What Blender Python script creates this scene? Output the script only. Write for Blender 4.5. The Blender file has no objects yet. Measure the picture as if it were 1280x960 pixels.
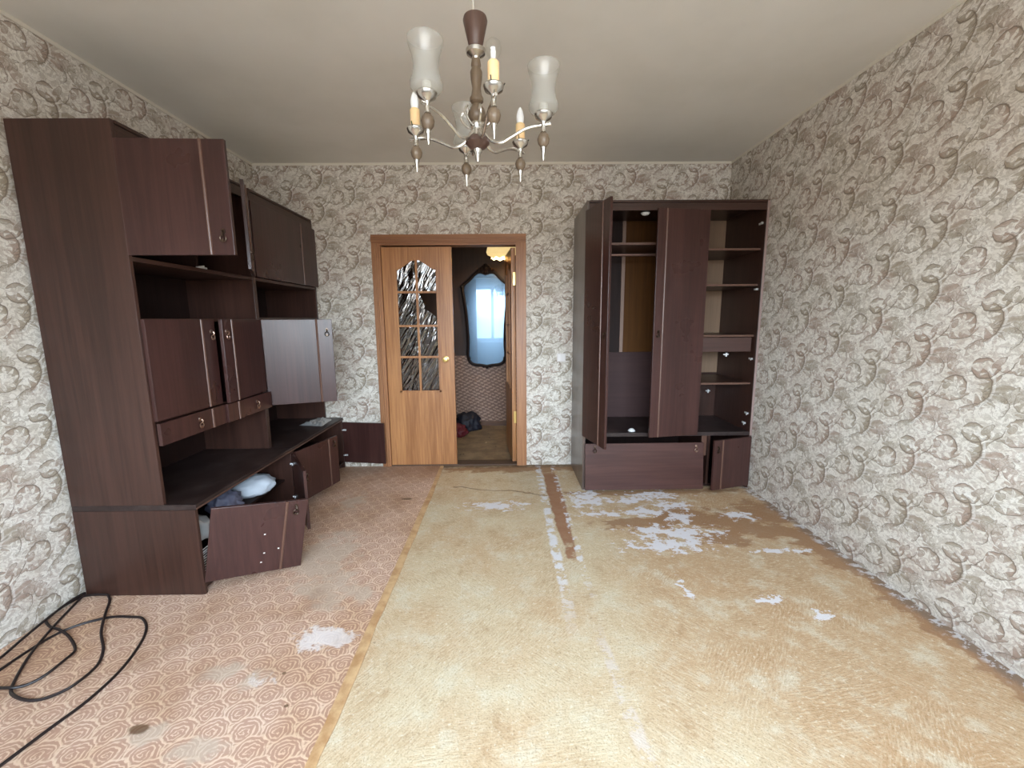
import bpy, bmesh, math, random
from mathutils import Vector, Matrix, noise
random.seed(7)
C = bpy.context.scene.collection
scene = bpy.context.scene

# ------------------------------------------------------------ camera, sky, exposure
CAM_R = Vector((0.99989199, -0.01222093, -0.00816384))
CAM_U = Vector((0.00991008, 0.15043717, 0.9885699))
CAM_F = Vector((0.0108531, 0.98854403, -0.15054203))
cam_data = bpy.data.cameras.new('camera')
cam_data.sensor_width = 36.0
cam_data.lens = 524.718 / 1280 * 36
cam_data.clip_start = 0.02
cam = bpy.data.objects.new('camera', cam_data)
C.objects.link(cam)
m = Matrix((CAM_R, CAM_U, -CAM_F)).transposed().to_4x4()
m.translation = Vector((0, 0, 1.3401))
cam.matrix_world = m
scene.camera = cam
vs = scene.view_settings
vs.view_transform = 'Standard'; vs.look = 'None'; vs.gamma = 1.0; vs.use_curve_mapping = False
vs.exposure = 2.7
EXPO = vs.exposure

WX0, WX1, WZ0, WZ1, REAR = -1.10, 1.45, 0.78, 2.22, -0.72   # window opening in the rear wall
world = bpy.data.worlds.new('overcast_sky'); scene.world = world
world.use_nodes = True
wt = world.node_tree; wt.nodes.clear()
wo = wt.nodes.new('ShaderNodeOutputWorld'); wb = wt.nodes.new('ShaderNodeBackground')
wg = wt.nodes.new('ShaderNodeTexCoord'); wsx = wt.nodes.new('ShaderNodeSeparateXYZ'); wr = wt.nodes.new('ShaderNodeValToRGB')
wt.links.new(wg.outputs['Generated'], wsx.inputs[0]); wt.links.new(wsx.outputs['Z'], wr.inputs[0])
wr.color_ramp.elements[0].position = 0.0; wr.color_ramp.elements[0].color = (.26, .25, .24, 1)      # ground far below
wr.color_ramp.elements[1].position = 0.06; wr.color_ramp.elements[1].color = (.80, .93, 1.06, 1)     # overcast sky
e = wr.color_ramp.elements.new(1.0); e.color = (.70, .89, 1.15, 1)
wt.links.new(wr.outputs[0], wb.inputs['Color']); wb.inputs['Strength'].default_value = 5.0
wt.links.new(wb.outputs[0], wo.inputs[0])
# light portal in the window opening (guides the sky light, emits nothing itself)
pl = bpy.data.lights.new('window_portal', 'AREA'); pl.shape = 'RECTANGLE'
pl.size = WX1 - WX0; pl.size_y = WZ1 - WZ0; pl.cycles.is_portal = True
po = bpy.data.objects.new('window_portal', pl); C.objects.link(po)
po.location = ((WX0 + WX1) / 2, REAR - 0.12, (WZ0 + WZ1) / 2); po.rotation_euler = (math.radians(90), 0, 0)

# ------------------------------------------------------------ node helpers
class S:
    """a node socket (or float) with arithmetic that lays down Math nodes"""
    def __init__(s, t, k): s.t = t; s.k = k
    def _m(s, op, *a):
        n = s.t.nodes.new('ShaderNodeMath'); n.operation = op
        for i, v in enumerate((s,) + a):
            v = v.k if isinstance(v, S) else v
            if isinstance(v, (int, float)): n.inputs[i].default_value = v
            else: s.t.links.new(v, n.inputs[i])
        return S(s.t, n.outputs[0])
    def __add__(s, o): return s._m('ADD', o)
    __radd__ = __add__
    def __sub__(s, o): return s._m('SUBTRACT', o)
    def __rsub__(s, o): return (s * -1) + o
    def __mul__(s, o): return s._m('MULTIPLY', o)
    __rmul__ = __mul__
    def __truediv__(s, o): return s._m('DIVIDE', o)
    def abs(s): return s._m('ABSOLUTE')
    def max(s, o): return s._m('MAXIMUM', o)
    def min(s, o): return s._m('MINIMUM', o)
    def sin(s): return s._m('SINE')
    def cos(s): return s._m('COSINE')
    def sqrt(s): return s._m('SQRT')
    def round(s): return s._m('ROUND')
    def atan2(s, o): return s._m('ARCTAN2', o)
    def lt(s, o): return s._m('LESS_THAN', o)
    def gt(s, o): return s._m('GREATER_THAN', o)
    def step(s, lo, hi):
        n = s.t.nodes.new('ShaderNodeMapRange'); n.interpolation_type = 'SMOOTHSTEP'
        s.t.links.new(s.k, n.inputs[0]); n.inputs[1].default_value = lo; n.inputs[2].default_value = hi
        if lo > hi: n.inputs[1].default_value, n.inputs[2].default_value, n.inputs[3].default_value, n.inputs[4].default_value = hi, lo, 1, 0
        return S(s.t, n.outputs[0])

def mat_base(name):
    mt = bpy.data.materials.new(name); mt.use_nodes = True
    t = mt.node_tree; b = t.nodes['Principled BSDF']
    return mt, t, b
def position(t):
    g = t.nodes.new('ShaderNodeNewGeometry'); x = t.nodes.new('ShaderNodeSeparateXYZ')
    t.links.new(g.outputs['Position'], x.inputs[0])
    return [S(t, x.outputs[i]) for i in range(3)]
def combine(t, x, y, z):
    c = t.nodes.new('ShaderNodeCombineXYZ')
    for i, v in enumerate((x, y, z)):
        if isinstance(v, S): t.links.new(v.k, c.inputs[i])
        else: c.inputs[i].default_value = v
    return c.outputs[0]
def nz(t, vec, scale, detail=3, rough=.55, dist=0.0):
    n = t.nodes.new('ShaderNodeTexNoise'); n.inputs['Scale'].default_value = scale
    n.inputs['Detail'].default_value = detail; n.inputs['Roughness'].default_value = rough; n.inputs['Distortion'].default_value = dist
    t.links.new(vec, n.inputs['Vector']); return S(t, n.outputs['Fac'])
def mixc(t, f, a, b):
    n = t.nodes.new('ShaderNodeMix'); n.data_type = 'RGBA'
    if isinstance(f, S): t.links.new(f.k, n.inputs[0])
    else: n.inputs[0].default_value = f
    for i, v in ((6, a), (7, b)):
        if isinstance(v, tuple): n.inputs[i].default_value = (*v, 1)
        else: t.links.new(v, n.inputs[i])
    return n.outputs[2]
def bump(t, b, h, strength, dist):
    n = t.nodes.new('ShaderNodeBump'); n.inputs['Strength'].default_value = strength; n.inputs['Distance'].default_value = dist
    t.links.new(h.k, n.inputs['Height']); t.links.new(n.outputs[0], b.inputs['Normal'])
def simple(name, col, rough=.5, metal=0.0, **kw):
    mt, t, b = mat_base(name)
    b.inputs['Base Color'].default_value = (*col, 1); b.inputs['Roughness'].default_value = rough; b.inputs['Metallic'].default_value = metal
    for k, v in kw.items(): b.inputs[k].default_value = v
    return mt
def srgb(r, g, b):
    f = lambda c: (c / 255 / 12.92) if c <= 10 else ((c / 255 + .055) / 1.055) ** 2.4
    return (f(r), f(g), f(b))

def acanthus(u, v):
    """acanthus scroll repeat, half-drop .53 x .265; returns leaf tint, dark outline, pale highlight masks (all 0..1)"""
    PX, PY = .53, .265
    def wrap(x, p): return x - (x / p).round() * p
    def cell(cx, cy):
        x = u - cx; y = v - cy
        ax = wrap(x, PX); ay = wrap(y, PY); bx = wrap(x - PX / 2, PX); by = wrap(y - PY / 2, PY)
        k = (ax.abs() / (PX / 2) + ay.abs() / (PY / 2)).lt(1.0)
        X = bx + (ax - bx) * k; Y = by + (ay - by) * k
        return X - Y * .2, Y                  # slant the scrolls
    acc = {'l': None, 'd': None, 'p': None}
    def add(k, m): acc[k] = m if acc[k] is None else acc[k].max(m)
    def arcleaf(x, y, R, a0, a1, w, k=9.0, slant=60.0, out=.003, tint=1.0, flip=False, ser=.45, dark=.9, sq=1.0):
        """leaf lying along an arc: R radius, middle angle a0, half angle a1 (radians), width w"""
        c, s = math.cos(a0), math.sin(a0)
        xr = x * c + y * s; yr = (y * c - x * s) * sq           # rotate so the arc's middle lies on +x
        r = (xr * xr + yr * yr).sqrt(); th = yr.atan2(xr) / a1   # -1..1 along the leaf
        rho = (r - R) if flip else (R - r)                       # >0 towards the leaf side
        win = (1.0 - th * th).max(0.0)
        wave = (th * (k * a1) + rho * slant).sin()
        ww = win.sqrt() * w * (wave * ser + (1.0 - ser))
        body = rho.step(-.001, .0015) * (ww - rho).step(-.001, .002)
        veins = wave.step(-.55, -.95) * rho.step(.002, .006)
        add('l', body * (1.0 - veins * .35) * (1.0 - rho * (.55 / max(w, .004))) * tint)
        edge = (rho.abs() - win * out * .72).step(.0012, -.0010) * win.step(.0, .1)
        tipl = ((ww - rho).abs() - .0011).step(.0012, -.0005) * rho.step(.002, .004) * win.step(.02, .1)
        add('d', edge * dark); add('d', tipl * (dark * .6)); add('d', body * veins * (dark * .5))
        return rho, th, win
    def lobe(x, y, rx, ry, rot, tint=1.0, n=0, amp=.2, dark=.8):
        c, s = math.cos(rot), math.sin(rot)
        X = (x * c + y * s) / rx; Y = (y * c - x * s) / ry
        r = (X * X + Y * Y).sqrt()
        if n:
            an = Y.atan2(X); r = r + ((an * n + r * 3.0).sin()) * amp
        b = r.step(1.04, .96); add('l', b * (X * -.3 + .55) * tint); add('d', (r - .95).abs().step(.10, .03) * (X * .45 + .55) * dark); add('d', ((X * 2.2 + Y * Y * 1.5) * 7.0).sin().step(.8, 1.0) * b * .35)
        return r
    # teardrop scroll
    x, y = cell(.03, .0)
    arcleaf(x, y, .054, 1.15, 1.75, .030, 8.0, 90.0, .0034)
    lobe(x + .030, y - .006, .020, .014, 1.2)
    arcleaf(x + .004, y - .022, .080, -1.25, 1.0, .028, 12.0, 120.0, .0022, .8)
    lobe(x - .004, y - .066, .036, .017, .25, .8, 5, .35, .7)
    arcleaf(x + .125, y - .002, .075, -.55, .62, .002, 3.0, 0.0, .0028, 1.0, ser=0.0)
    # boat-shaped curl
    x, y = cell(-.118, -.022)
    arcleaf(x, y, .054, -1.55, 1.4, .028, 6.0, -70.0, .0038, ser=.35)
    lobe(x - .040, y - .012, .030, .013, .95, 1.0, 0, .2, .8)
    arcleaf(x + .01, y + .02, .047, 1.75, .95, .020, 4.0, 60.0, .0026, ser=.2)
    arcleaf(x - .085, y - .055, .080, -1.75, .75, .026, 11.0, 90.0, .0016, .75, ser=.5, dark=.7)
    # long curved leaf with pale stalk
    x, y = cell(.085, .01)
    rho, th, win = arcleaf(x, y, .090, .05, 1.15, .052, 13.0, -80.0, .0034, ser=.45)
    add('p', ((rho + .010).abs() - .004).step(.002, -.001) * win.step(.05, .3))
    arcleaf(x - .075, y + .165, .105, 2.05, .50, .026, 14.0, 90.0, .0018, .8)
    # feathery fan
    x, y = cell(-.065, -.118)
    r2 = (x + .06) * (x + .06) + (y + .03) * (y + .03); r = r2.sqrt(); an = (y + .03).atan2(x + .06)
    w2 = ((an * 11.0 + r * 26.0).sin())
    lim = .098 + w2 * .026 - (an - .35).abs() * .035
    fan = (lim - r).step(-.002, .003) * an.gt(-.55) * an.lt(1.35) * r.gt(.012)
    add('l', fan * (w2 * .34 + .52)); add('d', ((lim - r).abs() - .0012).step(.0014, -.0004) * an.gt(-.55) * an.lt(1.35) * .7)
    add('d', w2.step(-.5, -.95) * fan * .65)
    lobe(x - .058, y + .012, .040, .026, .5, .9, 6, .28, .7)
    # leafy curl between the columns
    x, y = cell(.31, -.01)
    arcleaf(x, y, .052, -2.5, 1.2, .034, 9.0, 100.0, .0020, .7, ser=.5, dark=.7)
    lobe(x + .02, y + .005, .022, .012, -.6, .7, 0, .2, .6)
    arcleaf(x - .07, y - .03, .06, 2.4, 1.0, .030, 10.0, -90.0, .0018, .6, ser=.55, dark=.6)
    arcleaf(x - .02, y - .055, .05, .9, 1.1, .026, 9.0, 90.0, .0016, .6, ser=.5, dark=.6)
    # light curl with ticks
    x, y = cell(.200, -.055)
    arcleaf(x, y, .046, .25, 1.35, .014, 10.0, 40.0, .0022, .5, ser=.4)
    arcleaf(x + .018, y + .004, .030, 2.6, 1.3, .018, 9.0, 120.0, .0012, .45, ser=.6, dark=.55)
    arcleaf(x + .01, y - .06, .038, -.6, 1.0, .012, 8.0, 100.0, .0014, .5, ser=.5, dark=.6)
    return acc['l'], acc['d'], acc['p']

def acanthus_group():
    g = bpy.data.node_groups.get('acanthus_scrolls')
    if g: return g
    g = bpy.data.node_groups.new('acanthus_scrolls', 'ShaderNodeTree')
    for n in 'uv': g.interface.new_socket(n, in_out='INPUT', socket_type='NodeSocketFloat')
    for n in ('leaf', 'dark', 'pale'): g.interface.new_socket(n, in_out='OUTPUT', socket_type='NodeSocketFloat')
    gi = g.nodes.new('NodeGroupInput'); go = g.nodes.new('NodeGroupOutput')
    for i, o in enumerate(acanthus(S(g, gi.outputs[0]), S(g, gi.outputs[1]))): g.links.new(o.k, go.inputs[i])
    return g

def wallpaper(name, axis, sign=1, off=(0, 0)):
    mt, t, b = mat_base(name)
    P = position(t); vec = combine(t, *P); vec2 = combine(t, P[0] + 7.3, P[1] + 3.1, P[2] + 1.7)
    d1 = nz(t, vec, 20, 3, .6) - .5; d2 = nz(t, vec2, 20, 3, .6) - .5
    u = P[axis] * sign + d1 * .026 + off[0]; v = P[2] + d2 * .026 + off[1]
    gn = t.nodes.new('ShaderNodeGroup'); gn.node_tree = acanthus_group()
    t.links.new(u.k, gn.inputs[0]); t.links.new(v.k, gn.inputs[1])
    leaf, dark, pale = (S(t, gn.outputs[i]) for i in range(3))
    wash = nz(t, vec, 9, 2)
    flow = combine(t, u * 1.0, v * 1.25, 0.0)
    vn = nz(t, flow, 26, 3, .55, 2.2)
    vein = (vn - .5).abs().step(.030, .006)
    fill = nz(t, combine(t, u + .37, v * 1.2 + .11, 0.0), 20, 2, .5, 2.6).step(.46, .56)
    hatch = (vn * 46.0).sin().step(.2, .95)
    base = mixc(t, wash.step(.35, .7), srgb(228, 222, 212), srgb(217, 209, 197))
    lc = mixc(t, nz(t, vec, 5, 1).step(.42, .62), srgb(160, 146, 126), srgb(166, 140, 124))
    c = mixc(t, fill * .38, base, lc)
    c = mixc(t, leaf * (.6 + wash * .7), c, lc)
    c = mixc(t, hatch * (fill * .12 + leaf * .3 + .02), c, srgb(132, 118, 104))
    c = mixc(t, vein * .45, c, srgb(136, 122, 108))
    c = mixc(t, pale * .4, c, srgb(236, 233, 228))
    c = mixc(t, dark * .9, c, srgb(112, 98, 84))
    t.links.new(c, b.inputs['Base Color'])
    b.inputs['Roughness'].default_value = .62; b.inputs['Specular IOR Level'].default_value = .35
    bump(t, b, leaf * .6 + vein * .3, .25, .002)
    return mt

def wood(name, c0, c1, axis=2, rough=.35, scale=1.0, spec=.5, grain=.5, coat=0.0, dust=0.0):
    mt, t, b = mat_base(name)
    tc = t.nodes.new('ShaderNodeNewGeometry'); x = t.nodes.new('ShaderNodeSeparateXYZ'); t.links.new(tc.outputs['Position'], x.inputs[0])
    P = [S(t, x.outputs[i]) for i in range(3)]
    f = [60 * scale] * 3; f[axis] = 2.2 * scale
    v1 = combine(t, P[0] * f[0], P[1] * f[1], P[2] * f[2])
    g = nz(t, v1, 1.0, 4, .6, .4); f2 = [7 * scale] * 3; f2[axis] = .5 * scale
    g2 = nz(t, combine(t, P[0] * f2[0], P[1] * f2[1], P[2] * f2[2]), 1.0, 3, .55, .3)
    k = (g * .6 + g2 * .55).step(.38, .78)
    c = mixc(t, k, c0, c1)
    if dust:
        du = nz(t, combine(t, *P), 6, 5, .65).step(.42, .75)
        c = mixc(t, du * dust, c, srgb(120, 108, 104))
    t.links.new(c, b.inputs['Base Color'])
    sm = nz(t, combine(t, *P), 4, 3)
    rf = sm * .18 + (rough - .09)
    t.links.new(rf.k, b.inputs['Roughness'])
    b.inputs['Specular IOR Level'].default_value = spec
    b.inputs['Coat Weight'].default_value = coat; b.inputs['Coat Roughness'].default_value = .25
    bump(t, b, g, grain, .0008)
    return mt

def felt_floor():
    mt, t, b = mat_base('felt_underlay')
    P = position(t); x, y = P[0], P[1]; vec = combine(t, *P)
    wob = nz(t, vec, 3, 3) - .5
    big = nz(t, vec, 1.6, 3, .6); mid = nz(t, vec, 7, 4, .65)
    def comb(ang, sc):                       # scratch marks combed along one direction
        ca, sa = math.cos(ang), math.sin(ang)
        return nz(t, combine(t, (x * ca + y * sa) * sc * .16 + wob * 3, (y * ca - x * sa) * sc + wob * 5, 0.0), 1.0, 3, .7)
    sel = nz(t, vec, 1.9, 1)
    fA = comb(.12, 150); fB = comb(-.75, 150); fC = comb(.9, 150)
    f = fA + (fB - fA) * sel.step(.40, .56); f = f + (fC - f) * nz(t, combine(t, x + 9, y + 4, 0.0), 1.7, 1).step(.5, .58)
    fine = nz(t, vec, 150, 3, .75); spk = nz(t, vec, 55, 4, .7)
    c = mixc(t, big.step(.3, .7), srgb(206, 188, 156), srgb(196, 166, 130))
    right = (x + wob * .8).step(.2, 1.3)
    c = mixc(t, right * .7, c, srgb(178, 140, 102))
    c = mixc(t, mid.step(.48, .72) * .6, c, srgb(214, 206, 184))
    c = mixc(t, mid.step(.48, .28) * .4, c, srgb(164, 128, 88))
    c = mixc(t, f.step(.47, .68) * .42, c, srgb(222, 208, 180))
    c = mixc(t, f.step(.5, .28) * .38, c, srgb(136, 102, 70))
    c = mixc(t, fine.step(.5, .3) * .6, c, srgb(126, 102, 70))
    c = mixc(t, spk.step(.55, .72) * .5, c, srgb(232, 226, 204))
    c = mixc(t, spk.step(.40, .27) * .6, c, srgb(112, 84, 54))
    # torn patches: (centre x, centre y, half x, half y)
    n1 = nz(t, combine(t, x * 1.0, y * 1.7, 0.0), 7, 5, .65); n2 = nz(t, combine(t, x * 1.0 + 4, y * 1.35 + 2, 0.0), 13, 6, .74)
    def blob(l):
        acc = None
        for (cx, cy, hx, hy) in l:
            dx = (x - cx) / hx; dy = (y - cy) / hy
            k = 1.0 - (dx * dx + dy * dy).sqrt()
            acc = k if acc is None else acc.max(k)
        return acc
    br = blob([(1.42, 2.64, .35, .16), (1.62, 2.5, .3, .12), (1.33, 2.4, .22, .1), (1.23, 2.72, .3, .12), (1.8, 2.74, .22, .2), (.87, 2.6, .32, .1), (1.84, 2.3, .14, .3), (.8, 3.1, .3, .06), (.15, 3.66, .9, .09), (1.1, 3.12, .9, .05), (1.88, 1.6, .1, .9)])
    c = mixc(t, (br + (n1 - .5) * 2.6).step(.05, .35) * .8, c, srgb(150, 112, 80))
    wh = blob([(1.11, 3.05, .3, .1), (.9, 2.96, .3, .08), (1.2, 2.87, .2, .1), (.93, 2.77, .25, .1), (1.15, 2.69, .14, .13), (1.1, 2.47, .32, .14), (.97, 2.33, .35, .12), (.93, 2.5, .25, .1), (.6, 3.0, .2, .22), (1.26, 1.82, .1, .05), (1.43, 1.71, .08, .04), (.88, 1.92, .04, .09), (1.58, 2.7, .14, .1), (.66, 2.75, .22, .06), (1.6, 2.25, .2, .04), (-.1, 2.9, .3, .1)])
    c = mixc(t, (wh + (n2 - .5) * 4.6).step(.36, .6) * .92, c, srgb(222, 219, 222))
    # seam: bare brown strip with pale ragged edges, curving towards the window
    sx = x - .35 - wob * .05
    tp = y.step(2.0, 2.9) * .034 + .018 + (n1 - .5) * .05
    brown = ((sx - .012).abs() - tp).step(.010, -.004) * (y + (n1 - .5) * 1.6).step(2.05, 2.35) * y.step(3.62, 3.5)
    c = mixc(t, brown * (.65 + n2 * .6).min(1.0), c, srgb(154, 112, 84))
    eL = (sx + .075 + (n2 - .5) * .06).abs().step(.034, .018) * y.step(1.5, 2.2)
    eR = (sx - .06 + (n2 - .5) * .08).abs().step(.026, .014) * y.step(1.7, 2.3)
    c = mixc(t, (eL * (n2 * .5 + n1 * .5).step(.47, .52)).max(eR * (n2 * .5 + n1 * .5).step(.49, .54)) * .9, c, srgb(222, 220, 222))
    eM = (sx - .045 + (y - 1.5) * .06 + (n2 - .5) * .05).abs().step(.03, .015) * y.step(1.75, 1.5) * n2.step(.44, .54)
    c = mixc(t, eM * .55, c, srgb(210, 198, 190))
    # tear line near the door
    tear = (y - 3.2 - (x + .25) * -.22 - wob * .25).abs().step(.014, .004) * x.gt(-.45) * x.lt(.3)
    c = mixc(t, tear * .7, c, srgb(108, 84, 60))
    # grime and plaster crumbs along the walls
    gr = (x + (n1 - .5) * .14 + (n2 - .5) * .05).step(1.835, 1.895)
    c = mixc(t, gr * .75, c, mixc(t, n2.step(.5, .56), srgb(120, 104, 92), srgb(206, 206, 208)))
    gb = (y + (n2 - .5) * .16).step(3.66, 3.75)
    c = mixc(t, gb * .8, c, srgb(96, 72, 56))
    t.links.new(c, b.inputs['Base Color']); b.inputs['Roughness'].default_value = .85; b.inputs['Specular IOR Level'].default_value = .2
    bump(t, b, f * .6 + fine * .5 + mid * .5 - brown * .8, .7, .004)
    return mt

def lino():
    mt, t, b = mat_base('rose_linoleum')
    P = position(t); x0, y0 = P[0], P[1]; vec = combine(t, *P)
    d = nz(t, vec, 30, 2) - .5; d2 = nz(t, combine(t, x0 + 5, y0 + 9, 0.0), 30, 2) - .5
    u = x0 + d * .022; v = y0 + d2 * .022
    PX, RY = .110, .067
    rowf = v / RY; j = (rowf - .5).round(); par = (j / 2 - (j / 2 - .25).round()) * 2       # row number and its parity 0/1
    fx = lambda uu, p: (uu - p * (PX / 2)) - ((uu - p * (PX / 2)) / PX).round() * PX
    xa = fx(u, par.abs()); ya = v - j * RY
    xb = fx(u, 1.0 - par.abs()); yb = v - (j + 1.0) * RY
    ra = (xa * xa + ya * ya).sqrt(); lip = ra - .055 - (ya.atan2(xa) * 9).cos() * .0022
    k = lip.lt(0.0)
    x = xb + (xa - xb) * k; y = yb + (ya - yb) * k
    r = (x * x * .92 + y * y).sqrt(); an = y.atan2(x)
    wave = ((r / .0135 + an * .159 + (an * 3 + r * 90).sin() * .13 + (an * 7).sin() * .07) * 6.2832).sin()
    brk = nz(t, vec, 60, 2).step(.3, .5)
    line = wave.step(.1, .7) * brk
    edge = lip.abs().step(.006, .001)
    big = nz(t, vec, 2.2, 3, .6)
    c = mixc(t, big.step(.35, .68), srgb(186, 150, 130), srgb(170, 130, 106))
    cream = mixc(t, big.step(.3, .7), srgb(232, 208, 186), srgb(216, 182, 148))
    c = mixc(t, line * .78, c, cream)
    c = mixc(t, edge * .7, c, cream)
    def blob(l):
        acc = None
        for (cx, cy, hx, hy) in l:
            dx = (x0 - cx) / hx; dy = (y0 - cy) / hy
            kk = 1.0 - (dx * dx + dy * dy).sqrt()
            acc = kk if acc is None else acc.max(kk)
        return acc
    n1 = nz(t, vec, 9, 5, .65)
    worn = blob([(-1.06, 2.28, .24, .34), (-1.04, 2.12, .22, .22), (-1.17, 3.0, .14, .2), (-.86, 1.94, .13, .2), (-.95, 1.95, .2, .1), (-.97, 1.4, .1, .07), (-1.2, 1.2, .1, .05), (-1.0, 1.15, .12, .06), (-.72, 1.9, .06, .1), (-1.1, 1.45, .1, .06)])
    c = mixc(t, (worn + (n1 - .5) * 2.4).step(.1, .7) * .6, c, srgb(196, 180, 162))
    wh = blob([(-.80, 1.63, .16, .10), (-.95, 1.4, .08, .05)])
    c = mixc(t, (wh + (n1 - .5) * 3.6 + (nz(t, vec, 40, 3) - .5) * 1.2).step(.25, .7) * .8, c, srgb(230, 222, 218))
    dk = blob([(-1.24, 1.225, .05, .03), (-.77, 3.03, .06, .03), (-.87, 1.44, .012, .01), (-.79, 1.3, .012, .01)])
    c = mixc(t, (dk + (n1 - .5) * .9).step(.2, .5) * .85, c, srgb(96, 68, 44))
    soil = nz(t, vec, 4.5, 4, .6).step(.5, .75)
    c = mixc(t, soil * .35, c, srgb(140, 106, 80))
    gb = (y0 + (n1 - .5) * .3).step(3.35, 3.75)
    c = mixc(t, gb * .5, c, srgb(128, 94, 66))
    t.links.new(c, b.inputs['Base Color']); b.inputs['Roughness'].default_value = .55; b.inputs['Specular IOR Level'].default_value = .35
    bump(t, b, line * .6 + n1 * .2, .3, .0015)
    return mt

def glassy(name, tint, gloss, rough, bump_fn=None, diff=0.0):
    """thin glass: tinted transparency under a glossy coat, so window light still reaches the room"""
    mt = bpy.data.materials.new(name); mt.use_nodes = True; t = mt.node_tree; t.nodes.clear()
    o = t.nodes.new('ShaderNodeOutputMaterial'); tr = t.nodes.new('ShaderNodeBsdfTransparent'); gl = t.nodes.new('ShaderNodeBsdfGlossy')
    mx = t.nodes.new('ShaderNodeMixShader'); tr.inputs[0].default_value = (*tint, 1); gl.inputs['Roughness'].default_value = rough
    mx.inputs[0].default_value = gloss
    src = tr.outputs[0]
    if diff:
        df = t.nodes.new('ShaderNodeBsdfDiffuse'); df.inputs[0].default_value = (.82, .82, .80, 1)
        tl = t.nodes.new('ShaderNodeBsdfTranslucent'); tl.inputs[0].default_value = (.82, .82, .80, 1)
        a = t.nodes.new('ShaderNodeMixShader'); a.inputs[0].default_value = .5
        t.links.new(df.outputs[0], a.inputs[1]); t.links.new(tl.outputs[0], a.inputs[2])
        m2 = t.nodes.new('ShaderNodeMixShader'); m2.inputs[0].default_value = diff
        t.links.new(tr.outputs[0], m2.inputs[1]); t.links.new(a.outputs[0], m2.inputs[2]); src = m2.outputs[0]
    t.links.new(src, mx.inputs[1]); t.links.new(gl.outputs[0], mx.inputs[2]); t.links.new(mx.outputs[0], o.inputs[0])
    if bump_fn:
        n = t.nodes.new('ShaderNodeBump'); n.inputs['Strength'].default_value = 1.0; n.inputs['Distance'].default_value = .02
        t.links.new(bump_fn(t).k, n.inputs['Height']); t.links.new(n.outputs[0], gl.inputs['Normal'])
    return mt

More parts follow.
